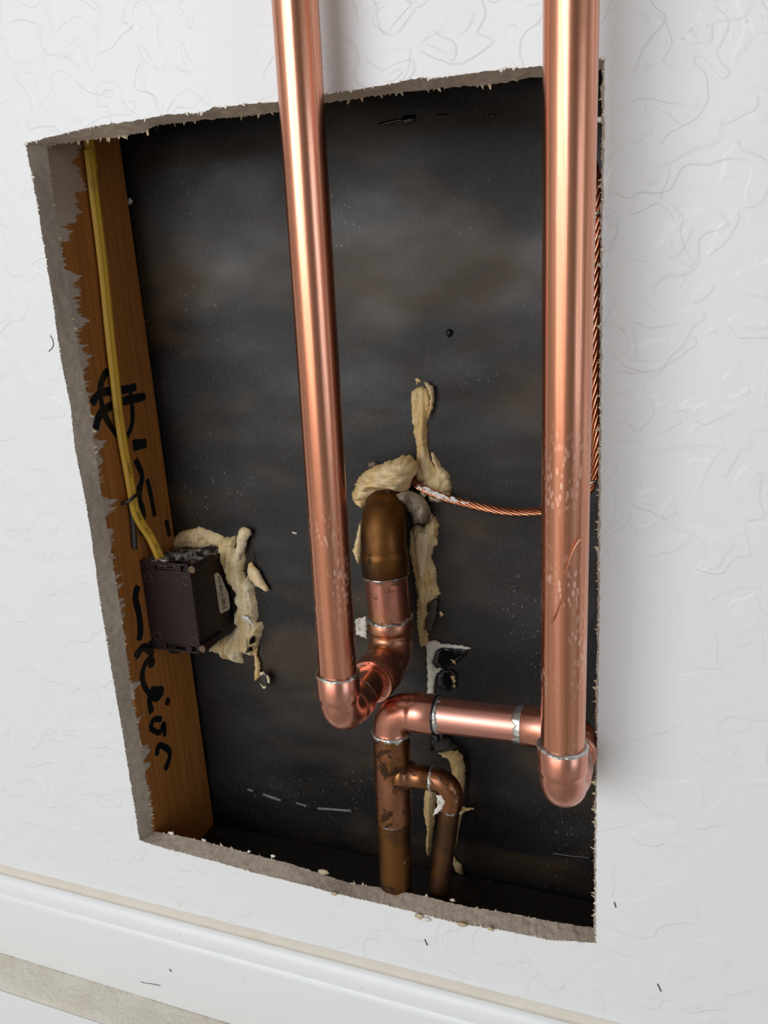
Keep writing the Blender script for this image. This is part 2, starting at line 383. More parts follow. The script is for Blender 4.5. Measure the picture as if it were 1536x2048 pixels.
def loop_of(sides, cnt, amp, seed):
    out = []
    corners = [s[0] for s in sides]
    for i, s in enumerate(sides):
        P = list(s) + [corners[(i + 1) % 4]]
        L = [0]
        for a, b in zip(P, P[1:]): L.append(L[-1] + math.hypot(b[0] - a[0], b[1] - a[1]))
        for k in range(cnt[i]):
            d = L[-1] * k / cnt[i]; j = max(q for q in range(len(L)) if L[q] <= d + 1e-9); j = min(j, len(P) - 2)
            s_ = (d - L[j]) / max(1e-9, L[j + 1] - L[j]); x = P[j][0] + (P[j + 1][0] - P[j][0]) * s_; z = P[j][1] + (P[j + 1][1] - P[j][1]) * s_
            a = amp * (noise.noise(V((x * .22, z * .22, seed))) + .8 * noise.noise(V((x * .7, z * .7, seed + 5))) + .5 * random.uniform(-1, 1))
            dx, dz = [(0, 1), (1, 0), (0, 1), (1, 0)][i]
            out.append(((x + a * dx) / 1000, (z + a * dz) / 1000))
    return out
CNT = (300, 420, 300, 420)
LF = loop_of(sides_f, CNT, .42, 1.); LB = loop_of(sides_b, CNT, .55, 4.); N = len(LF)
RX0, RX1, RZ0, RZ1 = -3.0, 2.2, -.60, 1.95
def sheet(loop, y, flip):
    outer = [(RX0, RZ0), (RX1, RZ0), (RX1, RZ1), (RX0, RZ1)]
    allv = [V(q) for q in outer] + [V(q) for q in loop]
    n = len(loop)
    ed = [(0, 1), (1, 2), (2, 3), (3, 0)] + [(4 + i, 4 + (i + 1) % n) for i in range(n)]
    r = geometry.delaunay_2d_cdt(allv, ed, [], 1, 1e-8)
    c = np.array(loop)
    def ins(x, z):
        P1 = c; P2 = np.roll(c, -1, 0); k = (P1[:, 1] > z) != (P2[:, 1] > z); dd = P2[:, 1] - P1[:, 1]; dd[dd == 0] = 1e-12
        return np.sum(k & (x < P1[:, 0] + (z - P1[:, 1]) * (P2[:, 0] - P1[:, 0]) / dd)) % 2 == 1
    fs = []
    for f in r[2]:
        x = sum(r[0][i].x for i in f) / 3; z = sum(r[0][i].y for i in f) / 3
        if not ins(x, z): fs.append(tuple(f))
    return [(q.x, y, q.y) for q in r[0]], fs
v1, f1 = sheet(LF, 0., False); v2, f2 = sheet(LB, T, True); k1 = len(v1)
wall = mesh('wall_front', v1 + v2, f1 + [tuple(i + k1 for i in f) for f in f2], 'paint', smooth=False)
struct(wall, 'white skip-trowel textured drywall with a rough rectangular opening cut in it', 'wall')
rows = 7; vs = []; fs = []
for j in range(rows):
    s = j / (rows - 1)
    for i in range(N):
        x = LF[i][0] * (1 - s) + LB[i][0] * s; z = LF[i][1] * (1 - s) + LB[i][1] * s
        a = 0 if j in (0, rows - 1) else .0007 * noise.noise(V((x * 260, s * 5, z * 260))) + .0004 * noise.noise(V((x * 900, s * 14, z * 900)))
        cx, cz = -.016, .01; dx, dz = x - cx, z - cz
        if abs(dx) / .167 > abs(dz) / .24: x += a * (1 if dx > 0 else -1)
        else: z += a * (1 if dz > 0 else -1)
        vs.append((x, T * s, z))
for j in range(rows - 1):
    for i in range(N): fs.append((j * N + i, j * N + (i + 1) % N, (j + 1) * N + (i + 1) % N, (j + 1) * N + i))
core = mesh('gypsum_edge', vs, fs, 'gypsum', wall); tag(core, 'grey-brown gypsum core of the cut drywall edge')
# torn paper fibres along both rims
def fuzz(name, loop, y, mat, count, smin, smax, yd, inward):
    vs = []; fs = []; rnd = random.Random(5 + count)
    n = len(loop)
    for _ in range(count):
        i = rnd.randrange(n); a = V(loop[i]); b = V(loop[(i + 1) % n]); tg = (b - a); tg = tg.normalized() if tg.length > 1e-7 else V((1, 0))
        nr = V((-tg.y, tg.x)); c = V((-.016, .01)) - a
        if nr.dot(c) < 0: nr = -nr
        L = smin + (smax - smin) * rnd.random() ** 2.5; wd = rnd.uniform(.5, 1.3) * L; th = .00025
        k = len(vs); sk = rnd.uniform(-.6, .6) * L; o = -.0006 * nr
        p0 = a - tg * wd * .5 + o; p1 = a + tg * wd * .5 + o; p2 = a + nr * L * inward + tg * sk; p3 = a + nr * L * .6 * inward + tg * (sk - wd * .3)
        dy = rnd.uniform(-1, 1) * yd
        for yy in (0, th):
            for q, e in ((p0, 0), (p1, 0), (p2, dy), (p3, dy * .5)): vs.append((q.x, y + yy + e, q.y))
        fs += [(k, k + 1, k + 2, k + 3), (k + 7, k + 6, k + 5, k + 4), (k, k + 4, k + 5, k + 1), (k + 1, k + 5, k + 6, k + 2), (k + 2, k + 6, k + 7, k + 3), (k + 3, k + 7, k + 4, k)]
    o = mesh(name, vs, fs, mat, wall, smooth=False); o['kind'] = 'stuff'; return o
fuzz('face_paper_fray', LF, -.0002, 'fuzz', 700, .0003, .0019, .0006, .8)
fuzz('back_paper_fray', LB, T - .0004, 'tan', 480, .0003, .0026, .0010, 1.)
# bigger torn flakes and crumbs on the lower and left cut edge
for i, ((cx, cz), y, s, m) in enumerate([([(-24.8,-234.1)][0], -1.0, 3.0, 'tan'), ([(37.0,-236.9)][0], -1.0, 4.2, 'tan'), ([(41.2,-237.8)][0], -1.0, 3.6, 'fuzz'), ([(66.8,-235.7)][0], -1.0, 4.2, 'tan'), ([(85.0,-233.5)][0], -1.0, 3.2, 'tan'), ([(-38.0,-230.9)][0], 12.5, 4.6, 'tan'), ([(-78.7,-226.3)][0], 12.5, 2.4, 'fuzz'), ([(-98.3,-226.8)][0], 12.5, 2.2, 'fuzz'), ([(-166.4,-225.4)][0], 12.5, 3.2, 'fuzz'), ([(-136.8,-225.3)][0], 12.5, 2.2, 'fuzz'), ([(56.4,-230.3)][0], 12.5, 2.2, 'gypsum'), ([(-183.5,260.1)][0], -0.5, 2.4, 'fuzz'), ([(-182.5,241.4)][0], -0.5, 2.0, 'fuzz'), ([(148.0,232.9)][0], 12.5, 3.0, 'fuzz'), ([(151.2,-61.3)][0], 4.0, 2.4, 'tan')]):
    rnd = random.Random(i); P = []
    for k in range(7):
        a = 2 * math.pi * k / 7; rr = s * rnd.uniform(.35, .75); P.append((cx + rr * 1.5 * math.cos(a), cz + rr * .8 * math.sin(a)))
    blob('torn_flake', P, y / 1000, .0010, m, wall, edge=.0004, soft=.0015, step=.0009, seed=i, jit=.0002)

# ---------------------------------------------------------------- cavity: paper, studs, bottom plate
def paper_y(x, z):
    return .0915 + .0022 * noise.noise(V((x * 9, z * 12, 3.1))) + .0012 * noise.noise(V((x * 24, z * 40, 8.))) - .0015 * math.exp(-((z + .075) / .02) ** 2) * math.sin(x * 21)
nx, nz = 110, 190; vs = []; fs = []
X0, X1, Z0, Z1 = -.225, .225, -.36, .80
for j in range(nz):
    for i in range(nx):
        x = X0 + (X1 - X0) * i / (nx - 1); z = Z0 + (Z1 - Z0) * j / (nz - 1)
        vs.append((x, max(paper_y(x, z), .0893), z))
for j in range(nz - 1):
    for i in range(nx - 1): fs.append((j * nx + i, j * nx + i + 1, (j + 1) * nx + i + 1, (j + 1) * nx + i))
bp = mesh('wall_back', vs, fs, 'bpaper'); sm = bp.modifiers.new('thick', 'SOLIDIFY'); sm.thickness = .002; sm.offset = 1
struct(bp, 'black asphalt building paper lining the back of the wall cavity', 'wall')
v, f = boxm((XS - .038, T + .0002, -.36), (XS, D, .80))
stud = bev(mesh('wall_left', v, f, 'stud', smooth=False), .0015, 3); struct(stud, 'orange-brown timber stud with black marker writing and plaster smears', 'stud')
v, f = boxm((.169, T + .0002, -.36), (.207, D, .80))
s2 = bev(mesh('wall_right', v, f, 'stud', smooth=False), .0015, 3); struct(s2, 'timber stud at the right side of the cavity', 'stud')
v, f = boxm((XS + .0003, T + .0002, -.312), (.1687, .0885, -.274))
sl = bev(mesh('trim_1', v, f, 'sillm', smooth=False), .0015, 2); struct(sl, 'dark bottom plate along the foot of the cavity', 'plate')
v, f = boxm((-.222, T + .0002, .80), (.222, .0935, .838))
tp = mesh('trim_2', v, f, 'stud', smooth=False); struct(tp, 'timber blocking closing the top of the cavity', 'plate')
# marker writing on the stud
strokes = [
 ([(42.4,112.8),(42.3,118.0),(38.6,120.8),(31.6,113.5),(29.3,103.3),(31.5,90.1),(39.4,77.9),(47.4,72.2)], 4.4),
 ([(19.5,101.8),(30.3,107.8),(51.6,106.8),(67.9,107.2)], 5.0),
 ([(19.4,84.5),(27.2,94.3),(46.0,98.6),(77.0,99.1)], 5.6),
 ([(60.5,108.7),(60.4,94.0),(57.0,81.0),(47.4,72.2)], 3.6),
 ([(54.7,66.7),(63.4,65.8),(70.3,65.3)], 7.0),
 ([(55.3,56.2),(60.1,42.4),(53.2,29.9),(55.4,14.9),(50.2,3.3),(60.0,1.7)], 5.0),
 ([(65.4,39.2),(66.7,26.4),(68.0,9.4)], 4.2),
 ([(80.6,3.1),(82.0,-10.5)], 4.2),
 ([(37.5,-35.0),(32.8,-42.5),(33.9,-55.1),(32.9,-68.4),(29.7,-75.2)], 6.0),
 ([(22.9,-85.8),(33.7,-82.5),(42.9,-92.4)], 5.6),
 ([(42.4,-80.9),(40.5,-91.3),(37.8,-101.3)], 5.0),
 ([(42.7,-100.1),(35.2,-94.4),(27.3,-101.8),(28.7,-113.8),(38.2,-127.4),(46.5,-124.4),(34.0,-118.0)], 4.6),
 ([(46.5,-123.6),(31.6,-122.9),(31.3,-135.8)], 4.8),
 ([(48.8,-135.1),(53.4,-138.7)], 5.0),
 ([(41.4,-146.7),(31.9,-142.3),(28.2,-147.3),(36.7,-155.7),(42.8,-152.0),(41.9,-162.0)], 4.2),
 ([(29.2,-171.5),(34.4,-165.6),(45.0,-178.6),(36.2,-188.7)], 4.6)]
vs = []; fs = []
for i, (P, wd) in enumerate(strokes):
    a, b = ribbon2(P, wd * 1.12 / 1000, .00005 + i * .00001, .0002, XS); k = len(vs); vs += a; fs += [tuple(q + k for q in g) for g in b]
tag(mesh('marker_writing', vs, fs, 'ink', stud, smooth=False), 'black marker writing running down the stud')
# details of the building paper
for i, (P, m, H) in enumerate([
 ([(6.8,261.4),(18.3,262.4),(23.1,262.4),(24.2,263.6),(31.2,263.0),(31.6,259.4),(25.1,257.7),(21.4,260.7),(8.3,259.5)], 'gloss', .0012),
 ([(43.6,260.3),(44.6,261.5),(52.0,260.6),(51.7,259.5),(46.1,260.0)], 'gloss', .0006),
 ([(75.8,257.2),(80.6,257.1),(80.0,256.1),(76.4,256.3)], 'gloss', .0006),
 ([(44.6,135.6),(47.0,136.7),(49.2,135.1),(48.8,132.6),(46.4,131.1),(44.8,132.5)], 'gloss', .0022),
 ([(-187.3,236.9),(-184.2,237.6),(-182.4,235.1),(-184.6,233.0),(-187.1,233.5)], 'scrap', .0014),
 ([(-146.5,-234.9),(-141.3,-235.4),(-141.0,-237.3),(-146.3,-236.8)], 'dash', .0004),
 ([(-131.4,-236.9),(-122.5,-238.1),(-114.7,-240.0),(-115.8,-241.6),(-125.1,-240.5),(-132.0,-238.5)], 'dash', .0004),
 ([(-101.6,-239.9),(-91.6,-240.8),(-91.7,-242.2),(-100.8,-241.1)], 'dash', .0004),
 ([(-81.6,-241.2),(-69.8,-239.8),(-51.9,-237.7),(-52.0,-239.6),(-69.9,-241.7),(-81.8,-243.1)], 'dash', .0004),
 ([(109.4,-241.4),(122.0,-241.1),(136.9,-239.5),(136.9,-240.7),(122.0,-242.8),(109.4,-243.1)], 'gloss', .0006),
 ([(-80.2,-4.7),(-76.2,-5.3),(-76.7,-6.4),(-79.9,-5.8)], 'scrap', .0005),
 ([(-115.4,-22.7),(-114.2,-23.0),(-113.0,-31.8),(-114.3,-31.5)], 'gloss', .0005)]):
    blob('staple_tear', P, lambda x, z: paper_y(x, z) - .0002, H, m, bp, edge=.0003, soft=.0012, step=.0009, seed=30 + i, jit=.0001)

# ---------------------------------------------------------------- room: baseboard, ledge, floor, other walls, doorway
prof = [(0, -.2875), (-.0045, -.2882), (-.0075, -.2905), (-.0098, -.2950), (-.0106, -.3000), (-.0103, -.3032), (-.0112, -.3046), (-.0128, -.3060), (-.0130, -.3080), (-.0130, -.3640), (-.0120, -.3660), (0, -.3660)]
vs = []; fs = []
for x in (RX0, RX1):
    for y, z in prof: vs.append((x, y - .0001, z))
k = len(prof)
for i in range(k): fs.append((i, (i + 1) % k, k + (i + 1) % k, k + i))
fs += [tuple(range(k)), tuple(range(k, 2 * k))]
bb = mesh('baseboard_front', vs, fs, 'trim', smooth=True, auto=35); struct(bb, 'white moulded baseboard along the foot of the wall', 'baseboard')
vs = []; fs = []; n = 500
for i in range(n + 1):
    x = -.9 + 1.7 * i / n; a = .0006 * noise.noise(V((x * 60, 2, 1)))
    for y, z in ((-.0001, -.2838 + a), (-.0026, -.2858 + a), (-.0050, -.2884), (-.0001, -.2885)): vs.append((x, y, z))
for i in range(n):
    for j in range(3): fs.append((i * 4 + j, i * 4 + j + 1, i * 4 + j + 5, i * 4 + j + 4))
tag(mesh('caulk_bead', vs, fs, 'caulk', bb), 'yellowed caulk line along the top of the baseboard')
vs = []; fs = []; n = 260
for i in range(n + 1):
    x = -.9 + 1.7 * i / n
    for j in range(10):
        y = -.0005 - .0405 * j / 9; vs.append((x, y, -.3664 + .0007 * noise.noise(V((x * 150, y * 150, 2))) - (.0012 if j == 9 else 0)))
for i in range(n):
    for j in range(9): fs.append((i * 10 + j, i * 10 + j + 1, i * 10 + j + 11, i * 10 + j + 10))
v, f = boxm((RX0, -.041, -.60), (RX1, -.0005, -.3685))
sw = mesh('trim_3', v, f, 'trim', smooth=False); struct(sw, 'white painted curb under the baseboard', 'curb')
tag(mesh('ledge_top', vs, fs, 'concrete', sw), 'rough beige strip on top of the curb')
# hairs and specks on the trim and wall
def hair(P, y, r, nm, par, mat='steel'):
    v, f = sweep(cr([(a / 1000, y, b / 1000) for a, b in P], 5), r, 6); return mesh(nm, v, f, mat, par)
hair([(-196.6,-349.5),(-192.3,-349.7),(-187.4,-348.6)], -.0133, .00018, 'hair', bb); hair([(-187.4,-348.6),(-182.1,-348.0),(-177.3,-347.5)], -.0133, .00022, 'hair', bb)
hair([(-165.8,-328.2),(-164.3,-330.1)], -.0133, .0004, 'hair', bb)
hair([(-189.9,148.4),(-188.5,145.5),(-188.9,141.8),(-193.3,138.5)], -.0004, .0002, 'hair', wall)
hair([(186.5,-246.7),(188.6,-251.6)], -.0004, .0003, 'hair', wall); hair([(161.0,-194.8),(161.9,-198.2)], -.0004, .0003, 'hair', wall); hair([(39.9,-255.1),(41.5,-259.5)], -.0004, .0003, 'hair', wall)
def slab(name, lo, hi, mat, lab, cat):
    v, f = boxm(lo, hi); return struct(mesh(name, v, f, mat, smooth=False), lab, cat)
slab('floor', (RX0, -3.1, -.66), (RX1, -.0, -.60), 'floor', 'pale floor of the room', 'floor')
slab('ceiling', (RX0, -3.1, RZ1), (RX1, .02, RZ1 + .06), 'room', 'white ceiling of the room', 'ceiling')
slab('wall_side_left', (RX0 - .06, -3.1, -.66), (RX0, .02, RZ1), 'room', 'left side wall of the room', 'wall')
slab('wall_side_right', (RX1, -3.1, -.66), (RX1 + .06, .02, RZ1), 'room', 'right side wall of the room', 'wall')
slab('wall_rear_pier', (RX0, -3.16, -.66), (-2.6, -3.0, RZ1), 'room', 'rear wall left of the doorway', 'wall')
slab('wall_rear', (.10, -3.16, -.66), (RX1, -3.0, RZ1), 'room', 'rear wall right of the doorway', 'wall')
slab('wall_rear_lintel', (-2.6, -3.16, 1.92), (.10, -3.0, RZ1), 'room', 'rear wall above the doorway', 'wall')

# ---------------------------------------------------------------- left pipe run
def Lz(z): return V((.0061 + .0224 * z, -.0254, z))
run = thing('copper_pipe_run', 'bright copper riser left of centre, looping back and up into the sealed wall exit', 'pipe', tuple(Lz(-.083)))
dz = (Lz(1) - Lz(0)).normalized(); cor = Lz(-.0815); back = V((.02, 1, .0)).normalized()
pipe('riser_pipe', Lz(-.066), Lz(1.2), .0111, 'cu_spot2', run)
elbow('elbow', cor, dz, back, .0305, .0265, .0125, .01262, .0117, 'cu_fit', run)
solder(Lz(-.052), dz, .0113, run, .0026, .0019, 1, .35)
solder(cor + back * .0265, back, .0112, run, .0018, .0014, 2, .2)
mc = V((.0060, .0605, -.0815))
stub = mc - V((.0, .030, 0))
pipe('stub_pipe', cor + back * .018, mc + V((0, -.022, .001)), .0111, 'cu', run)
up = V((-.02, 0, 1)).normalized()
fd = (cor - mc); fd.z = 0; fd.normalize()
elbow('reducing_elbow', mc, up, fd, .029, .0385, .019, .0160, .0149, 'cu_pink', run, rs2=.0152)
# flared bushing lip in the mouth of the reducing elbow
lp = mc + fd * .0385
vs, fs = sweep([lp - fd * .004, lp + fd * .0004, lp + fd * .0012, lp + fd * .0012, lp + fd * .0002, lp - fd * .003], [.0146, .0150, .0146, .0128, .0122, .0113], 56, cap=False)
mesh('bushing', vs, fs, 'cu_fit', run, auto=60)
solder(mc + up * .029, up, .0146, run, .0030, .0019, 3, .6, .6)
pipe('upper_pipe', mc + up * .014, mc + up * .078, .0143, 'cu_pink', run)
uc = mc + up * .0985
elbow('upper_elbow', uc, -up, (-.16, 1, .16), .0380, .034, .0205, .0160, .0151, 'cu_old', run)
solder(uc - up * .0380, -up, .0146, run, .0030, .0014, 4, .5)
pipe('outlet_pipe', uc + V((-.0035, .026, .0035)), uc + V((-.010, .065, .0095)), .0143, 'cu_old', run)

# ---------------------------------------------------------------- right pipe run and the old supply
def Rz(z): return V((.1391 + .014 * z, -.045, z))
def Sz(z): return V((.0180 + .035 * (z + .098), .0205, z))
rr = thing('copper_pipe_run', 'bright copper riser at right, fed by a level pipe from the tarnished supply', 'pipe', tuple(Rz(-.1)))
dz = (Rz(1) - Rz(0)).normalized(); cor = Rz(-.0955); back = V((.0, 1, 0))
pipe('riser_pipe', Rz(-.082), Rz(1.2), .0111, 'cu_spot', rr)
elbow('elbow', cor, dz, back, .0290, .0275, .0125, .01262, .0117, 'cu_fit', rr)
solder(Rz(-.0668), dz, .0113, rr, .0024, .0018, 5, .3)
solder(cor + back * .0275, back, .0112, rr, .0018, .0012, 6, .2)
rc = V((cor.x, .0205, -.0970))
pipe('stub_pipe', cor + back * .018, rc - back * .016, .0111, 'cu', rr)
sc_ = Sz(-.098); sc_.z = -.0990
hd = (sc_ - rc).normalized()
elbow('rear_elbow', rc, -back, hd, .0245, .0335, .0125, .01262, .0117, 'cu_fit', rr)
solder(rc + hd * .0335, hd, .0112, rr, .0085, .0007, 7, .45)
pipe('level_pipe', rc + hd * .02, sc_ - hd * .016, .0111, 'cu_rose', rr)
ds = (Sz(-1) - Sz(0)).normalized()
elbow('supply_elbow', sc_, -hd, ds, .0312, .0172, .0130, .01262, .0118, 'cu_fit', rr)
solder(sc_ - hd * .0312, -hd, .0112, rr, .0060, .0007, 8, .5)
vs, fs = sweep([sc_ - hd * .0308, sc_ - hd * .0318], [.01272, .01272], 56); mesh('flux_line', vs, fs, 'gloss', rr)
solder(Sz(-.1152), ds, .0121, rr, .0040, .0012, 9, .55, .3)
# tee
zt = [(-.1135, .0117), (-.1145, .0121), (-.172, .0121), (-.1735, .0124), (-.1765, .0124), (-.1805, .0121)]
vs, fs = sweep([Sz(-.1135).lerp(Sz(-.1805), i / 30) for i in range(31)], [.0121 - (.0005 if i == 0 else 0) + (.0003 if i > 27 else 0) for i in range(31)], 56)
tee = mesh('tee', vs, fs, 'cu_tee', rr, auto=50)
tb = Sz(-.1455)
vs, fs = sweep([tb + V((x, 0, -.0003)) for x in (.004, .0095, .0115, .0130, .0150, .0180, .0285)], [.0118, .0112, .0094, .0084, .0078, .0075, .0075], 40)
mesh('tee_branch', vs, fs, 'cu_tee', tee)
solder(Sz(-.1805), ds, .0113, rr, .0034, .0008, 10, .5)
pipe('supply_pipe', Sz(-.170), Sz(-.32), .0111, 'cu_old', rr)
bc = tb + V((.0405, .0005, -.0004)); bd = V((-.165, .06, -1)).normalized()
bend = bc + V((0, 0, 0))
# small branch: swept elbow and riser tube
e1 = tb + V((.0275, 0, -.0003))
path = [e1, e1 + V((.0012, 0, 0)), e1 + V((.0024, .0, -.0001))]; q0 = path[-1]
rb = .0098
for i in range(1, 13):
    a = math.radians(95) * i / 12; path.append(q0 + V((rb * math.sin(a), .0008 * i / 12, -rb * (1 - math.cos(a)))))
q1 = path[-1]; path += [q1 + bd * .004, q1 + bd * .0085]
rad = [.0079, .0079, .0078] + [.0077] * 12 + [.0079, .0080]
vs, fs = sweep(path, rad, 40); mesh('branch_elbow', vs, fs, 'cu_tee', rr, auto=60)
solder(e1, (1, 0, 0), .0072, rr, .0030, .0012, 11, .4)
solder(path[-1], bd, .0070, rr, .0036, .0009, 12, .6)
pipe('branch_pipe', q1 + bd * .004, q1 + bd * .125, .0069, 'cu_old', rr, 40)
blob('sealant_scrap', [(47.8,-153.1),(51.7,-152.4),(53.6,-155.6),(52.6,-161.6),(49.2,-165.2),(45.3,-169.1),(46.9,-164.2),(48.8,-159.5)], .0145, .0012, 'scrap', rr, soft=.002, seed=70)

# ---------------------------------------------------------------- ground wire of twisted strands
gp = [(.0165, .0905, .0372), (.024, .083, .0345), (.045, .077, .0285), (.082, .070, .0235), (.1083, .060, .0268), (.128, .046, .034), (.1415, .033, .0490), (.1452, .029, .068), (.1442, .030, .10), (.1440, .030, .15), (.1450, .030, .19), (.1446, .033, .206), (.1405, .040, .222), (.134, .048, .25), (.130, .05, .33), (.130, .05, .45)]
P = cr(gp, 26)
gw = thing('ground_wire', 'twisted bare copper ground wire passing behind the right riser', 'wire', tuple(P[0]))
acc = 0; u = None; fr = []
for i, q in enumerate(P):
    tt = (P[min(i + 1, len(P) - 1)] - P[max(i - 1, 0)]).normalized()
    u = (u - tt * u.dot(tt)).normalized() if u else tt.orthogonal().normalized()
    if i: acc += (q - P[i - 1]).length
    fr.append((q, u, tt.cross(u), acc))
for s in range(6):
    pts = []
    for q, a, b, L in fr:
        th = 2 * math.pi * (L / .034 + s / 6); pts.append(q + (a * math.cos(th) + b * math.sin(th)) * .0018)
    v, f = sweep(pts, .00098, 8); mesh('strand', v, f, 'cu_wire', gw)
v, f = sweep(P, .0010, 8); mesh('strand', v, f, 'cu_wire', gw)
rnd = random.Random(3); vs = []; fs = []
for k in range(46):   # dried white paint on the wire near the sealant
    i = int(26 * rnd.triangular(.9, 2.7, 1.6)); q, a, b, L = fr[i]; th = rnd.uniform(-2.2, 1.0)
    nrm = V((.0, -1, .35)).normalized(); side = V((1, 0, -.2)).normalized()
    c = q + nrm * .0028 + V((0, 0, rnd.uniform(-.0016, .0020))); z = rnd.uniform(.0005, .0016); m = len(vs)
    for e in range(7):
        an = 2 * math.pi * e / 7; vs.append(c + side * math.cos(an) * z * 1.5 + V((0, 0, 1)) * math.sin(an) * z * .6)
    vs.append(c + nrm * .0004); vs.append(c - nrm * .0012)
    for e in range(7): fs.append((m + e, m + (e + 1) % 7, m + 7)); fs.append((m + (e + 1) % 7, m + e, m + 8))
sp = mesh('paint_spatter', vs, fs, 'spat', gw, smooth=False); sp['kind'] = 'stuff'; sp['label'] = 'dried white paint on the wire'
# clips that hold the wire
for i, (z, sx) in enumerate(((.0535, .1432), (.1925, .1450))):
    q = V((sx, .031, z)); v, f = sweep([q + V((.0040 * math.cos(a), -.0040 * math.sin(a) - .0005, .0012 * math.cos(a))) for a in np.linspace(-.5, math.pi + .5, 16)], .0009, 8)
    o = mesh('wire_clip', v, f, 'solder'); tag(o, ('small silver wire clip low on the ground wire by the opening edge', 'small silver wire clip high on the ground wire by the opening edge')[i], 'clip', 'clips on the ground wire')
hp = [V((.1482, -.0545, .0470)), V((.1450, -.0562, .0415)), V((.1424, -.0572, .0330)), V((.1412, -.0572, .0230)), V((.1378, -.0573, .0120)), V((.1350, -.0568, .0052))]
v, f = sweep(cr(hp, 6), .00030, 8); tag(mesh('loose_strand', v, f, 'cu_wire'), 'fine loose copper strand lying on the front of the right riser', 'wire')

# ---------------------------------------------------------------- yellow cable, staple
cy = [(50.5,271.8),(49.3,262.7),(48.8,250.5),(47.9,232.1),(47.2,210.2),(45.6,181.4),(43.1,148.7),(41.3,118.5),(39.7,91.1),(39.7,69.9),(40.5,51.7),(41.1,35.1)] + [(40.5,24.2)] + [(42.9,13.6),(48.7,0.4)] + [(50.8,-12.4),(52.7,-20.1)]
offs = [.0045] * 12 + [.0052, .0062, .0085, .0115, .0125]
cp = [(XS + o, a / 1000, b / 1000) for (a, b), o in zip(cy, offs)]
cp = [(cp[0][0], cp[0][1] + .004, .79), (cp[0][0], cp[0][1] + .002, .5)] + cp
CP = cr(cp, 8)
cab = thing('electrical_cable', 'yellow plastic-sheathed cable hanging down the stud into the brown box', 'cable', tuple(CP[-1]))
vs, fs = sweep(CP, .004, 28, ell=(.0022, .0037, (1, -.35, 0))); mesh('sheath', vs, fs, 'yellow', cab)
def cable_text(s, z, size):
    i = min(range(len(CP)), key=lambda k: abs(CP[k].z - z)); q = CP[i]; tt = (CP[i + 1] - CP[i - 1]).normalized()
    nn = (V((1, -.35, 0)) - tt * V((1, -.35, 0)).dot(tt)).normalized(); side = tt.cross(nn)
    tv, tf = textmesh(s, size); vs = [q + tt * v.x + side * (-v.y + .0002) + nn * (.0020) for v in tv]
    vs2 = [v + nn * .0003 for v in vs]; k = len(vs)
    mesh('sheath_print', vs2, tf, 'ink', cab, smooth=False)
cable_text('E19229-2', .0525, .0028); cable_text('NM-B', .0180, .0028); cable_text('14 / 2', .0050, .0028); cable_text('CO', -.0085, .0028)
sq = min(CP, key=lambda q: abs(q.z - .0315))
v, f = sweep(cr([sq + V((-.0040, -.0075, -.0035)), sq + V((.0005, -.0078, -.002)), sq + V((.0036, -.0060, .0)), sq + V((.0040, -.001, .0015)), sq + V((.0030, .0045, .002)), sq + V((-.0040, .0060, .002))], 6), .0012, 10)
st = mesh('cable_staple', v, f, 'steel'); tag(st, 'dark wire staple holding the yellow cable to the stud above the box', 'staple')
bq = [(40.5,28.6),(40.4,18.5),(39.6,7.5),(37.6,-6.3)]
v, f = sweep(cr([(XS + .0022, a / 1000, b / 1000) for a, b in bq], 5), .0022, 10); tag(mesh('metal_strap', v, f, 'steel'), 'dark strip running down the stud from the staple to the box', 'strap')

# ---------------------------------------------------------------- brown junction box
bx0, bx1, by0, by1, bz0, bz1 = XS + .0004, -.1398, .0430, .0885, -.0880, -.0175
box = thing('electrical_box', 'dark brown plastic electrical box nailed to the stud, seen from behind', 'box', ((bx0 + bx1) / 2, by1, bz0))
v, f = boxm((bx0 + .001, by0 + .002, bz0 + .0045), (bx1, by1, bz1 - .0045)); bev(mesh('body', v, f, 'box', box, smooth=False), .0007)
v, f = boxm((bx0, by0, bz0 + .0060), (bx1 + .0003, by0 + .0025, bz1 - .0060)); bev(mesh('back_panel', v, f, 'box', box, smooth=False), .0004)
for zc, sg in ((bz1, -1), (bz0, 1)):    # slotted flange above and below the panel
    z0, z1 = sorted((zc, zc + sg * .0016))
    v, f = boxm((bx0, by0, z0), (bx1 - .003, by0 + .006, z1)); bev(mesh('flange', v, f, 'box', box, smooth=False), .0003)
    for xx, wv in ((bx0, .0125), (bx0 + .0300, .0050), (bx1 - .004, .0025)):
        z0, z1 = sorted((zc, zc + sg * .0068)); v, f = boxm((xx, by0 + .0005, z0), (xx + wv, by0 + .0040, z1)); mesh('rib', v, f, 'box', box, smooth=False)
# top: dusty clamp plates and lip
v, f = boxm((bx0 + .001, by0 + .004, bz1 - .0048), (bx1 - .001, by1, bz1 - .0030)); mesh('top_plate', v, f, 'dusty', box, smooth=False)
v, f = boxm((bx0 + .002, by0 + .001, bz1 - .003), (bx0 + .016, by0 + .012, bz1 + .0004)); bev(mesh('cable_clamp', v, f, 'dusty', box, smooth=False), .0006)
for xa, ya, xb, yb in ((bx0 + .020, by0 + .002, bx0 + .037, by1 - .004), (bx0 + .017, by0 + .003, bx0 + .024, by1 - .02)):
    vs = []; 
    for (xx, yy) in ((xa, ya), (xb, yb)):
        for dx, dz_ in ((-.0022, -.004), (.0022, -.004), (.0016, .0012), (-.0016, .0012)): vs.append((xx + dx, yy, bz1 + dz_))
    mesh('clamp_tongue', vs, [(0, 1, 2, 3), (7, 6, 5, 4), (0, 4, 5, 1), (1, 5, 6, 2), (2, 6, 7, 3), (3, 7, 4, 0)], 'dusty', box, smooth=False)
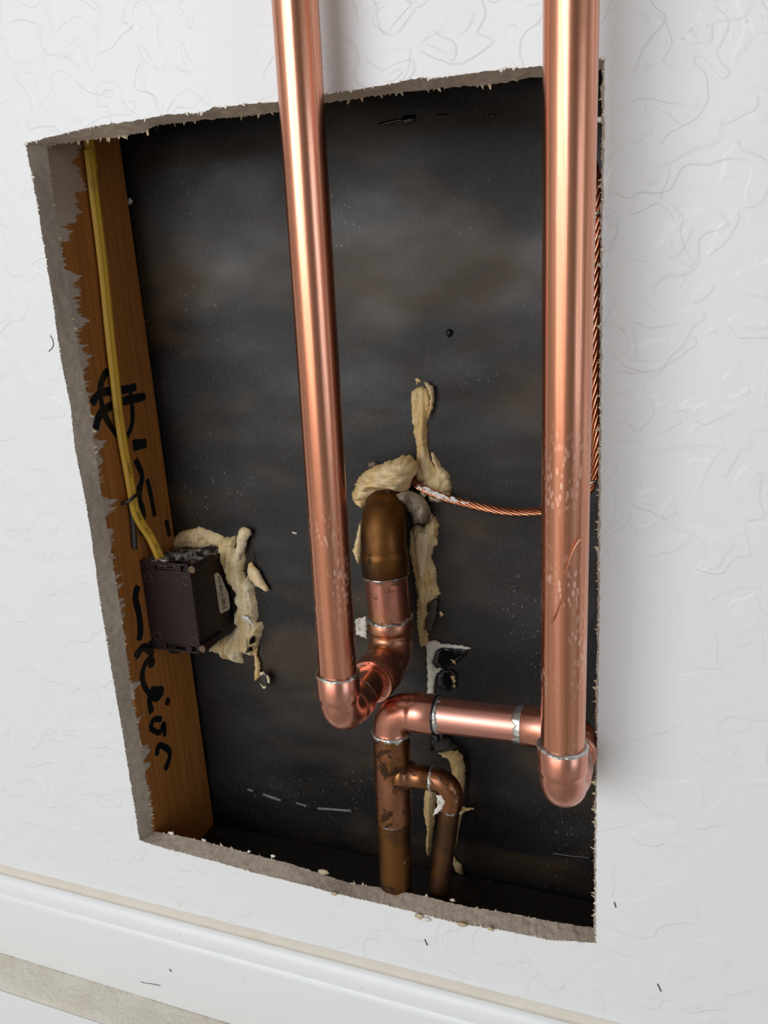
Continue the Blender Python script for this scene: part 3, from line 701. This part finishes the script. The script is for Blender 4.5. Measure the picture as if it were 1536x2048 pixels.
v, f = boxm((bx0 + .014, by0 + .0006, bz0 - .0022), (bx0 + .0215, by0 + .004, bz0 + .006))
o = mesh('clamp_tab', v, f, 'gloss', box, smooth=False)
for zc in (bz1 - .0042, bz0 + .0042):   # nail bosses on the right corners
    v, f = sweep([(bx1 + .0012, by0 + .002, zc), (bx1 + .0012, by0 + .028, zc)], .0030, 20); b_ = mesh('nail_boss', v, f, 'box', box, auto=40)
    v, f = sweep([(bx1 + .0012, by0 + .0006, zc), (bx1 + .0012, by0 + .0022, zc)], .0028, 20); mesh('nail_head', v, f, 'brass', b_, auto=40)
for xx, zz in ((.006, -.0125), (.0385, -.0125), (.006, -.0595), (.0385, -.0605)):   # knockout circles
    c = V((bx0 + xx, by0 - .0001, bz1 + zz)); r_ = .0033
    v, f = sweep([c + V((r_ * math.cos(a), 0, r_ * math.sin(a))) for a in np.linspace(0, 2 * math.pi, 33)], .00017, 6, cap=False); mesh('knockout_ring', v, f, 'brass', box)
# bar code sticker on the right side face
lab = [(y / 1000, z / 1000) for y, z in [(72.0,-35.5),(76.3,-35.3),(80.3,-39.7),(83.5,-48.3),(87.6,-57.0),(87.7,-68.0),(85.6,-69.7),(74.9,-68.3),(73.1,-66.3),(72.8,-51.3)]]
vs = [(-.1396, a, b) for a, b in lab] + [(-.1393, a, b) for a, b in lab]; k = len(lab)
st = mesh('bar_code_label', vs, [tuple(range(k)), tuple(range(k, 2 * k))] + [(i, (i + 1) % k, k + (i + 1) % k, k + i) for i in range(k)], 'label', box, smooth=False)
tag(st, 'cream sticker with a black bar code')
A, B_ = [[V((-.13925, a / 1000, b / 1000)) for a, b in q] for q in ([(75.7,-38.1),(76.2,-65.5)], [(78.7,-39.2),(82.6,-66.4)])]
vs = []; fs = []; rnd = random.Random(9); s = 0
while s < .985:
    wv = rnd.choice((.010, .010, .02, .03)); k = len(vs)
    cut = 1 if .22 < s else .55
    for q in (s, s + wv):
        a = A[0].lerp(A[1], q); b = B_[0].lerp(B_[1], q); a2 = a.lerp(b, .12); vs += [a2, a2.lerp(b, 1)]
    fs.append((k, k + 1, k + 3, k + 2)); s += wv + rnd.choice((.012, .02, .03))
mesh('bar_code', vs, fs, 'ink', st, smooth=False)
tv, tf = textmesh('0222', .0030); ax = (A[1] - A[0]).normalized(); py = V((1, 0, 0)).cross(ax)
c = A[0].lerp(A[1], .55) + V((.0000, -.0012, 0)); mesh('label_digits', [c + ax * v.x + py * v.y for v in tv], tf, 'ink', st, smooth=False)

# ---------------------------------------------------------------- sealant
pyf = lambda x, z: paper_y(x, z)
s1 = thing('sealant_collar', 'tan gunned sealant smeared round the upper elbow where it leaves the wall', 'sealant', (.0, .088, .02))
blob('sealant_strip', [(19.1,97.1),(20.8,98.5),(25.2,100.3),(28.4,99.5),(30.2,98.3),(31.0,97.6),(31.7,94.8),(32.2,90.2),(31.7,85.1),(30.6,80.0),(29.1,76.4),(28.9,68.0),(29.1,60.1),(29.7,50.6),(33.7,44.8),(34.0,38.9),(28.9,35.0),(22.2,34.9),(18.4,37.0),(19.8,46.7),(20.8,54.8),(20.8,60.1),(19.6,68.0),(18.9,78.5),(18.2,91.4)], pyf, .0042, 'seal', s1, soft=.002, fold=.6, fk=(380, 40), seed=1)
blob('sealant_strip', [(29.3,103.1),(32.4,102.9),(35.0,100.1),(35.7,95.0),(34.3,86.4),(31.9,81.3),(30.4,78.8),(31.5,85.4),(32.7,91.5),(32.1,97.1),(30.7,99.7)], lambda x, z: paper_y(x, z) - .003, .0032, 'seal', s1, soft=.0012, seed=2)
blob('sealant_fleck', [(22.4,105.4),(23.8,105.9),(26.4,103.8),(25.8,103.1),(23.9,102.9),(22.7,101.4)], pyf, .001, 'seal', s1, soft=.001, seed=3)
def lobe(x, z): return .080
blob('sealant_lobe', [(-23.5,30.3),(-20.2,34.6),(-20.7,36.5),(-17.4,41.5),(-12.5,45.4),(-4.8,49.3),(4.9,52.6),(14.0,56.4),(19.5,56.5),(24.2,52.9),(25.0,47.7),(22.5,42.3),(19.6,39.6),(18.7,35.9),(16.1,31.8),(11.4,31.9),(5.8,32.3),(-2.2,30.4),(-7.5,27.5),(-11.3,23.0),(-13.7,18.5),(-15.0,16.5),(-16.2,19.0),(-20.1,21.6),(-24.3,27.0)], lobe, .0135, 'seal', s1, edge=.0015, soft=.0050, fold=.42, fk=(60, 190), seed=4, jit=.0009)
blob('sealant_bead', [(-14.4,45.8),(-13.3,49.1),(-10.1,50.0),(-7.4,48.3),(-10.1,45.8)], lambda x, z: paper_y(x, z) - .004, .004, 'sealg', s1, soft=.002, seed=5)
blob('sealant_flap', [(31.3,56.8),(34.3,53.1),(38.3,45.8),(42.9,40.6),(42.5,38.0),(44.6,31.6),(42.3,26.7),(39.4,22.9),(32.8,21.3),(27.9,22.5),(26.4,26.2),(22.0,22.3),(20.7,27.7),(20.6,32.0),(22.7,34.8),(27.0,37.6),(32.6,40.9),(33.4,45.2),(30.9,50.4)], pyf, .0060, 'seal', s1, soft=.0025, fold=.6, fk=(150, 90), seed=6)
blob('sealant_lip', [(23.4,33.8),(26.1,33.1),(35.8,31.3),(44.8,29.4),(41.9,25.1),(35.4,23.5),(30.6,24.7),(29.1,28.4),(24.8,24.5),(23.5,29.8)], lambda x, z: paper_y(x, z) - .006, .0045, 'sealp', s1, soft=.003, fold=.2, seed=7)
blob('sealant_web', [(9.4,30.2),(13.6,32.3),(19.0,32.8),(24.1,29.4),(29.1,24.3),(31.2,17.2),(29.7,11.3),(25.6,8.8),(20.3,10.2),(18.0,16.7),(15.6,21.9),(11.9,26.3)], lambda x, z: .083 - .008 * max(0, min(1, (.03 - x) / .02)), .0060, 'sealg', s1, soft=.003, fold=.35, fk=(200, 90), seed=8)
blob('sealant_strip', [(25.0,15.4),(28.4,14.9),(32.2,9.0),(33.7,4.3),(32.1,-0.5),(32.3,-8.6),(29.1,-11.6),(27.4,-18.6),(29.8,-25.4),(30.9,-32.3),(29.9,-37.3),(32.7,-44.1),(29.4,-48.7),(24.3,-52.0),(22.0,-55.8),(22.8,-61.5),(20.4,-71.9),(22.4,-76.1),(21.9,-84.2),(16.8,-87.0),(15.0,-80.5),(14.6,-62.2),(16.1,-47.6),(14.2,-29.9),(12.4,-19.5),(12.4,-1.4),(15.6,5.6),(22.4,3.8),(26.0,7.4)], pyf, .0050, 'seal', s1, soft=.0022, fold=.7, fk=(260, 60), seed=9, jit=.0009)
blob('sealant_face', [(19.1,1.8),(27.9,0.9),(26.6,-10.1),(25.6,-20.4),(24.0,-29.6),(22.2,-37.4),(19.8,-35.5),(18.7,-24.4),(16.7,-16.2),(16.7,-5.2)], lambda x, z: paper_y(x, z) - .0045, .0022, 'sealp', s1, soft=.001, fold=.1, seed=10)
blob('sealant_strip', [(-18.6,9.0),(-17.2,8.3),(-17.8,-4.2),(-20.0,-18.4),(-22.4,-20.8),(-23.8,-15.8),(-25.1,-11.6),(-22.9,-4.5)], .0765, .004, 'seal', s1, soft=.002, fold=.3, seed=11)
hook = [V((.0, .078, .0)) + V((a / 1000, 0, b / 1000)) for a, b in ((-16.5, 12), (-17.8, 10), (-17, 7.5), (-15, 8.5), (-15.5, 10.4))]
v, f = sweep(cr(hook, 5), .0004, 8); mesh('sealant_curl', v, f, 'tan', s1)

s2 = thing('torn_paper', 'whitish torn building paper hanging beside the sealant strip', 'paper', (.03, .09, -.09))
blob('torn_edge', [(20.9,-82.1),(28.7,-80.1),(32.2,-82.4),(46.3,-82.5),(53.6,-83.9),(50.8,-85.1),(45.1,-85.0),(31.3,-85.7),(27.5,-89.0),(24.1,-98.6),(27.6,-102.8),(33.5,-101.7),(29.7,-104.9),(25.8,-109.2),(24.6,-118.0),(24.0,-124.3),(19.1,-125.0)], lambda x, z: paper_y(x, z) - .0008, .0012, 'scrap', s2, soft=.001, fold=.4, seed=20)
blob('torn_hole_shade', [(27.5,-89.0),(31.3,-85.9),(45.1,-85.2),(51.5,-85.3),(47.7,-91.3),(43.2,-96.4),(37.3,-99.4),(33.5,-101.7),(30.4,-105.6),(27.3,-109.0),(26.9,-117.7),(34.9,-120.6),(40.9,-115.9),(42.7,-107.2),(38.6,-103.1),(34.2,-103.6),(24.9,-98.5)], lambda x, z: paper_y(x, z) - .0012, .0006, 'gloss', s2, soft=.001, fold=.1, seed=21)  # flat black patch, painted shade of the hole behind the torn paper
blob('paper_flap', [(26.0,-50.8),(28.6,-48.4),(31.4,-48.9),(29.7,-61.5),(26.3,-72.6),(20.9,-72.0),(22.9,-62.1)], lambda x, z: paper_y(x, z) - .003, .0012, 'flap', s2, soft=.002, seed=22)
for i, P in enumerate(([(32.3,-57.8),(33.7,-57.3),(34.7,-59.8),(33.2,-61.7),(32.2,-60.4)], [(38.5,-93.3),(41.7,-94.5),(42.1,-97.8),(40.8,-97.2)], [(37.2,-106.8),(39.7,-106.5),(41.8,-110.9),(40.2,-113.0),(38.8,-110.5)], [(38.6,-114.8),(41.2,-114.0),(40.0,-117.3)])):
    blob('sealant_fleck', P, lambda x, z: paper_y(x, z) - .0018, .0009, 'seal', s2, soft=.001, seed=23 + i)
blob('white_scrap', [(-34.2,-70.0),(-24.9,-67.1),(-25.9,-85.2),(-34.9,-82.6)], lambda x, z: paper_y(x, z) - .0006, .0014, 'scrap', s2, soft=.001, fold=.5, fk=(60, 300), seed=29)

s3 = thing('sealant_patch', 'cream ragged sealant squeezed out around the brown box', 'sealant', (-.135, .09, -.06))
blob('sealant_mass', [(-133.5,-11.8),(-129.7,-10.0),(-128.9,-14.0),(-131.0,-19.7),(-129.4,-21.2),(-124.5,-4.2),(-120.9,-3.2),(-116.4,-5.4),(-116.4,-8.5),(-120.6,-14.3),(-122.3,-20.8),(-122.2,-27.3),(-125.4,-38.9),(-124.3,-43.7),(-122.3,-41.9),(-116.3,-50.5),(-117.8,-55.6),(-116.1,-63.7),(-117.0,-74.7),(-119.1,-80.7),(-114.5,-80.3),(-112.9,-85.2),(-115.6,-88.9),(-117.0,-93.3),(-121.2,-102.3),(-122.5,-109.3),(-125.3,-109.6),(-133.3,-107.9),(-136.5,-110.9),(-135.5,-117.8),(-147.4,-116.5),(-153.5,-112.8),(-166.1,-108.0),(-159.4,-101.1),(-145.2,-92.7),(-139.9,-87.9),(-135.6,-83.2),(-138.0,-83.4),(-138.2,-74.9),(-133.2,-67.7),(-136.4,-61.2),(-133.1,-56.8),(-139.2,-48.1),(-141.3,-36.7),(-143.9,-29.4),(-144.5,-20.5),(-143.4,-12.3)], pyf, .0075, 'sealw', s3, soft=.0026, fold=.65, fk=(330, 55), seed=40, jit=.0006)
blob('sealant_finger', [(-125.1,-9.5),(-120.7,-2.2),(-117.1,-1.2),(-112.6,-3.4),(-112.6,-6.5),(-116.7,-12.2),(-118.9,-18.7),(-123.6,-25.3),(-128.2,-33.7),(-128.7,-30.5),(-126.3,-19.1)], lambda x, z: paper_y(x, z) - .005, .0042, 'sealp', s3, soft=.0018, fold=.3, fk=(300, 60), seed=41)
blob('sealant_wing', [(-118.5,-30.5),(-115.7,-29.5),(-110.5,-36.4),(-106.2,-44.2),(-102.7,-51.2),(-105.5,-53.1),(-110.3,-49.4),(-113.8,-48.8),(-118.4,-43.4),(-120.2,-37.1)], lambda x, z: paper_y(x, z) - .003, .0030, 'seal', s3, soft=.0012, fold=.3, seed=42)
blob('sealant_smear', [(-163.2,-105.8),(-155.7,-99.8),(-142.5,-91.5),(-135.1,-84.0),(-127.0,-84.0),(-120.8,-91.9),(-126.4,-101.0),(-138.7,-104.1),(-147.6,-108.5)], lambda x, z: paper_y(x, z) - .003, .0040, 'sealp', s3, soft=.003, fold=.25, fk=(120, 120), seed=43)
blob('sealant_drip', [(-123.0,-101.5),(-120.2,-101.2),(-121.1,-108.2),(-119.2,-114.1),(-120.0,-128.1),(-126.3,-130.7),(-124.2,-119.0)], lambda x, z: paper_y(x, z) - .002, .0028, 'seal', s3, soft=.0012, fold=.3, seed=44)
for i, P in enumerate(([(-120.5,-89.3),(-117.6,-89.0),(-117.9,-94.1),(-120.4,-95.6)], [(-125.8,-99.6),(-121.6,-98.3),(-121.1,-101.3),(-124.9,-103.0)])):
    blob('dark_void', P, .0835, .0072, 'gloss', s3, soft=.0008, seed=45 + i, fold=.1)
blob('white_sliver', [(-126.3,-73.4),(-123.3,-71.2),(-119.9,-72.0),(-115.6,-79.5),(-121.1,-75.0)], lambda x, z: paper_y(x, z) - .0105, .001, 'spat', s3, soft=.0008, seed=48)
blob('top_smear', [(-190.3,-23.1),(-186.4,-16.2),(-178.7,-9.2),(-159.4,-3.8),(-156.0,-5.7),(-149.8,-6.8),(-139.5,-10.5),(-140.9,-20.3),(-152.7,-21.0),(-162.0,-21.5),(-175.1,-22.2)], lambda x, z: paper_y(x, z) - .001, .003, 'seal', s3, soft=.002, fold=.6, fk=(160, 160), seed=49)
blob('dangling_scrap', [(-117.2,-120.0),(-113.3,-118.6),(-108.3,-123.9),(-109.7,-128.4),(-115.1,-134.4),(-118.9,-130.5)], lambda x, z: paper_y(x, z) - .007, .0008, 'flap', s3, soft=.001, seed=50)
for i, P in enumerate(([(-117.0,-119.8),(-113.3,-118.9),(-111.3,-121.2),(-114.9,-121.1),(-117.2,-122.8)], [(-110.4,-121.1),(-108.3,-123.9),(-109.8,-128.6),(-110.6,-126.8)], [(-118.1,-129.5),(-114.8,-131.9),(-112.2,-130.9),(-114.9,-134.3)])):
    blob('scrap_edge', P, lambda x, z: paper_y(x, z) - .0078, .0008, 'sealp', s3, soft=.001, seed=51 + i)

s4 = thing('sealant_sleeve', 'tan split sealant sleeve standing open behind the small branch pipe', 'sealant', (.04, .09, -.25))
blob('sleeve_flap', [(18.6,-189.3),(24.6,-190.6),(24.7,-200.5),(22.6,-221.9),(19.2,-244.1),(17.3,-258.4),(14.9,-259.0),(13.9,-249.6),(15.4,-236.3),(13.9,-219.4),(14.5,-209.2),(16.6,-197.9)], lambda x, z: paper_y(x, z) - .008, .0055, 'seal', s4, soft=.002, fold=.35, fk=(300, 50), seed=60)
blob('sleeve_rim', [(27.7,-166.6),(37.8,-162.4),(43.6,-162.2),(47.0,-165.7),(48.6,-175.0),(46.8,-193.0),(45.5,-207.5),(51.9,-208.1),(53.8,-206.9),(54.3,-208.2),(48.9,-210.1),(45.0,-213.8),(42.0,-226.9),(39.3,-242.7),(36.2,-252.4),(34.2,-250.7),(36.4,-228.1),(39.7,-202.5),(38.5,-178.3),(35.4,-167.7)], lambda x, z: paper_y(x, z) - .010, .0065, 'seal', s4, soft=.0016, fold=.3, fk=(260, 50), seed=61)
blob('sleeve_tail', [(33.5,-258.6),(36.5,-263.2),(40.3,-265.8),(41.1,-275.5),(35.3,-273.3),(32.9,-265.8)], lambda x, z: paper_y(x, z) - .002, .0030, 'seal', s4, soft=.002, seed=62)
blob('sleeve_cap', [(24.6,-159.9),(31.4,-155.2),(36.6,-153.5),(43.2,-159.2),(37.7,-161.7),(28.0,-165.3)], lambda x, z: paper_y(x, z) - .010, .0080, 'flap', s4, soft=.003, fold=.2, seed=63)
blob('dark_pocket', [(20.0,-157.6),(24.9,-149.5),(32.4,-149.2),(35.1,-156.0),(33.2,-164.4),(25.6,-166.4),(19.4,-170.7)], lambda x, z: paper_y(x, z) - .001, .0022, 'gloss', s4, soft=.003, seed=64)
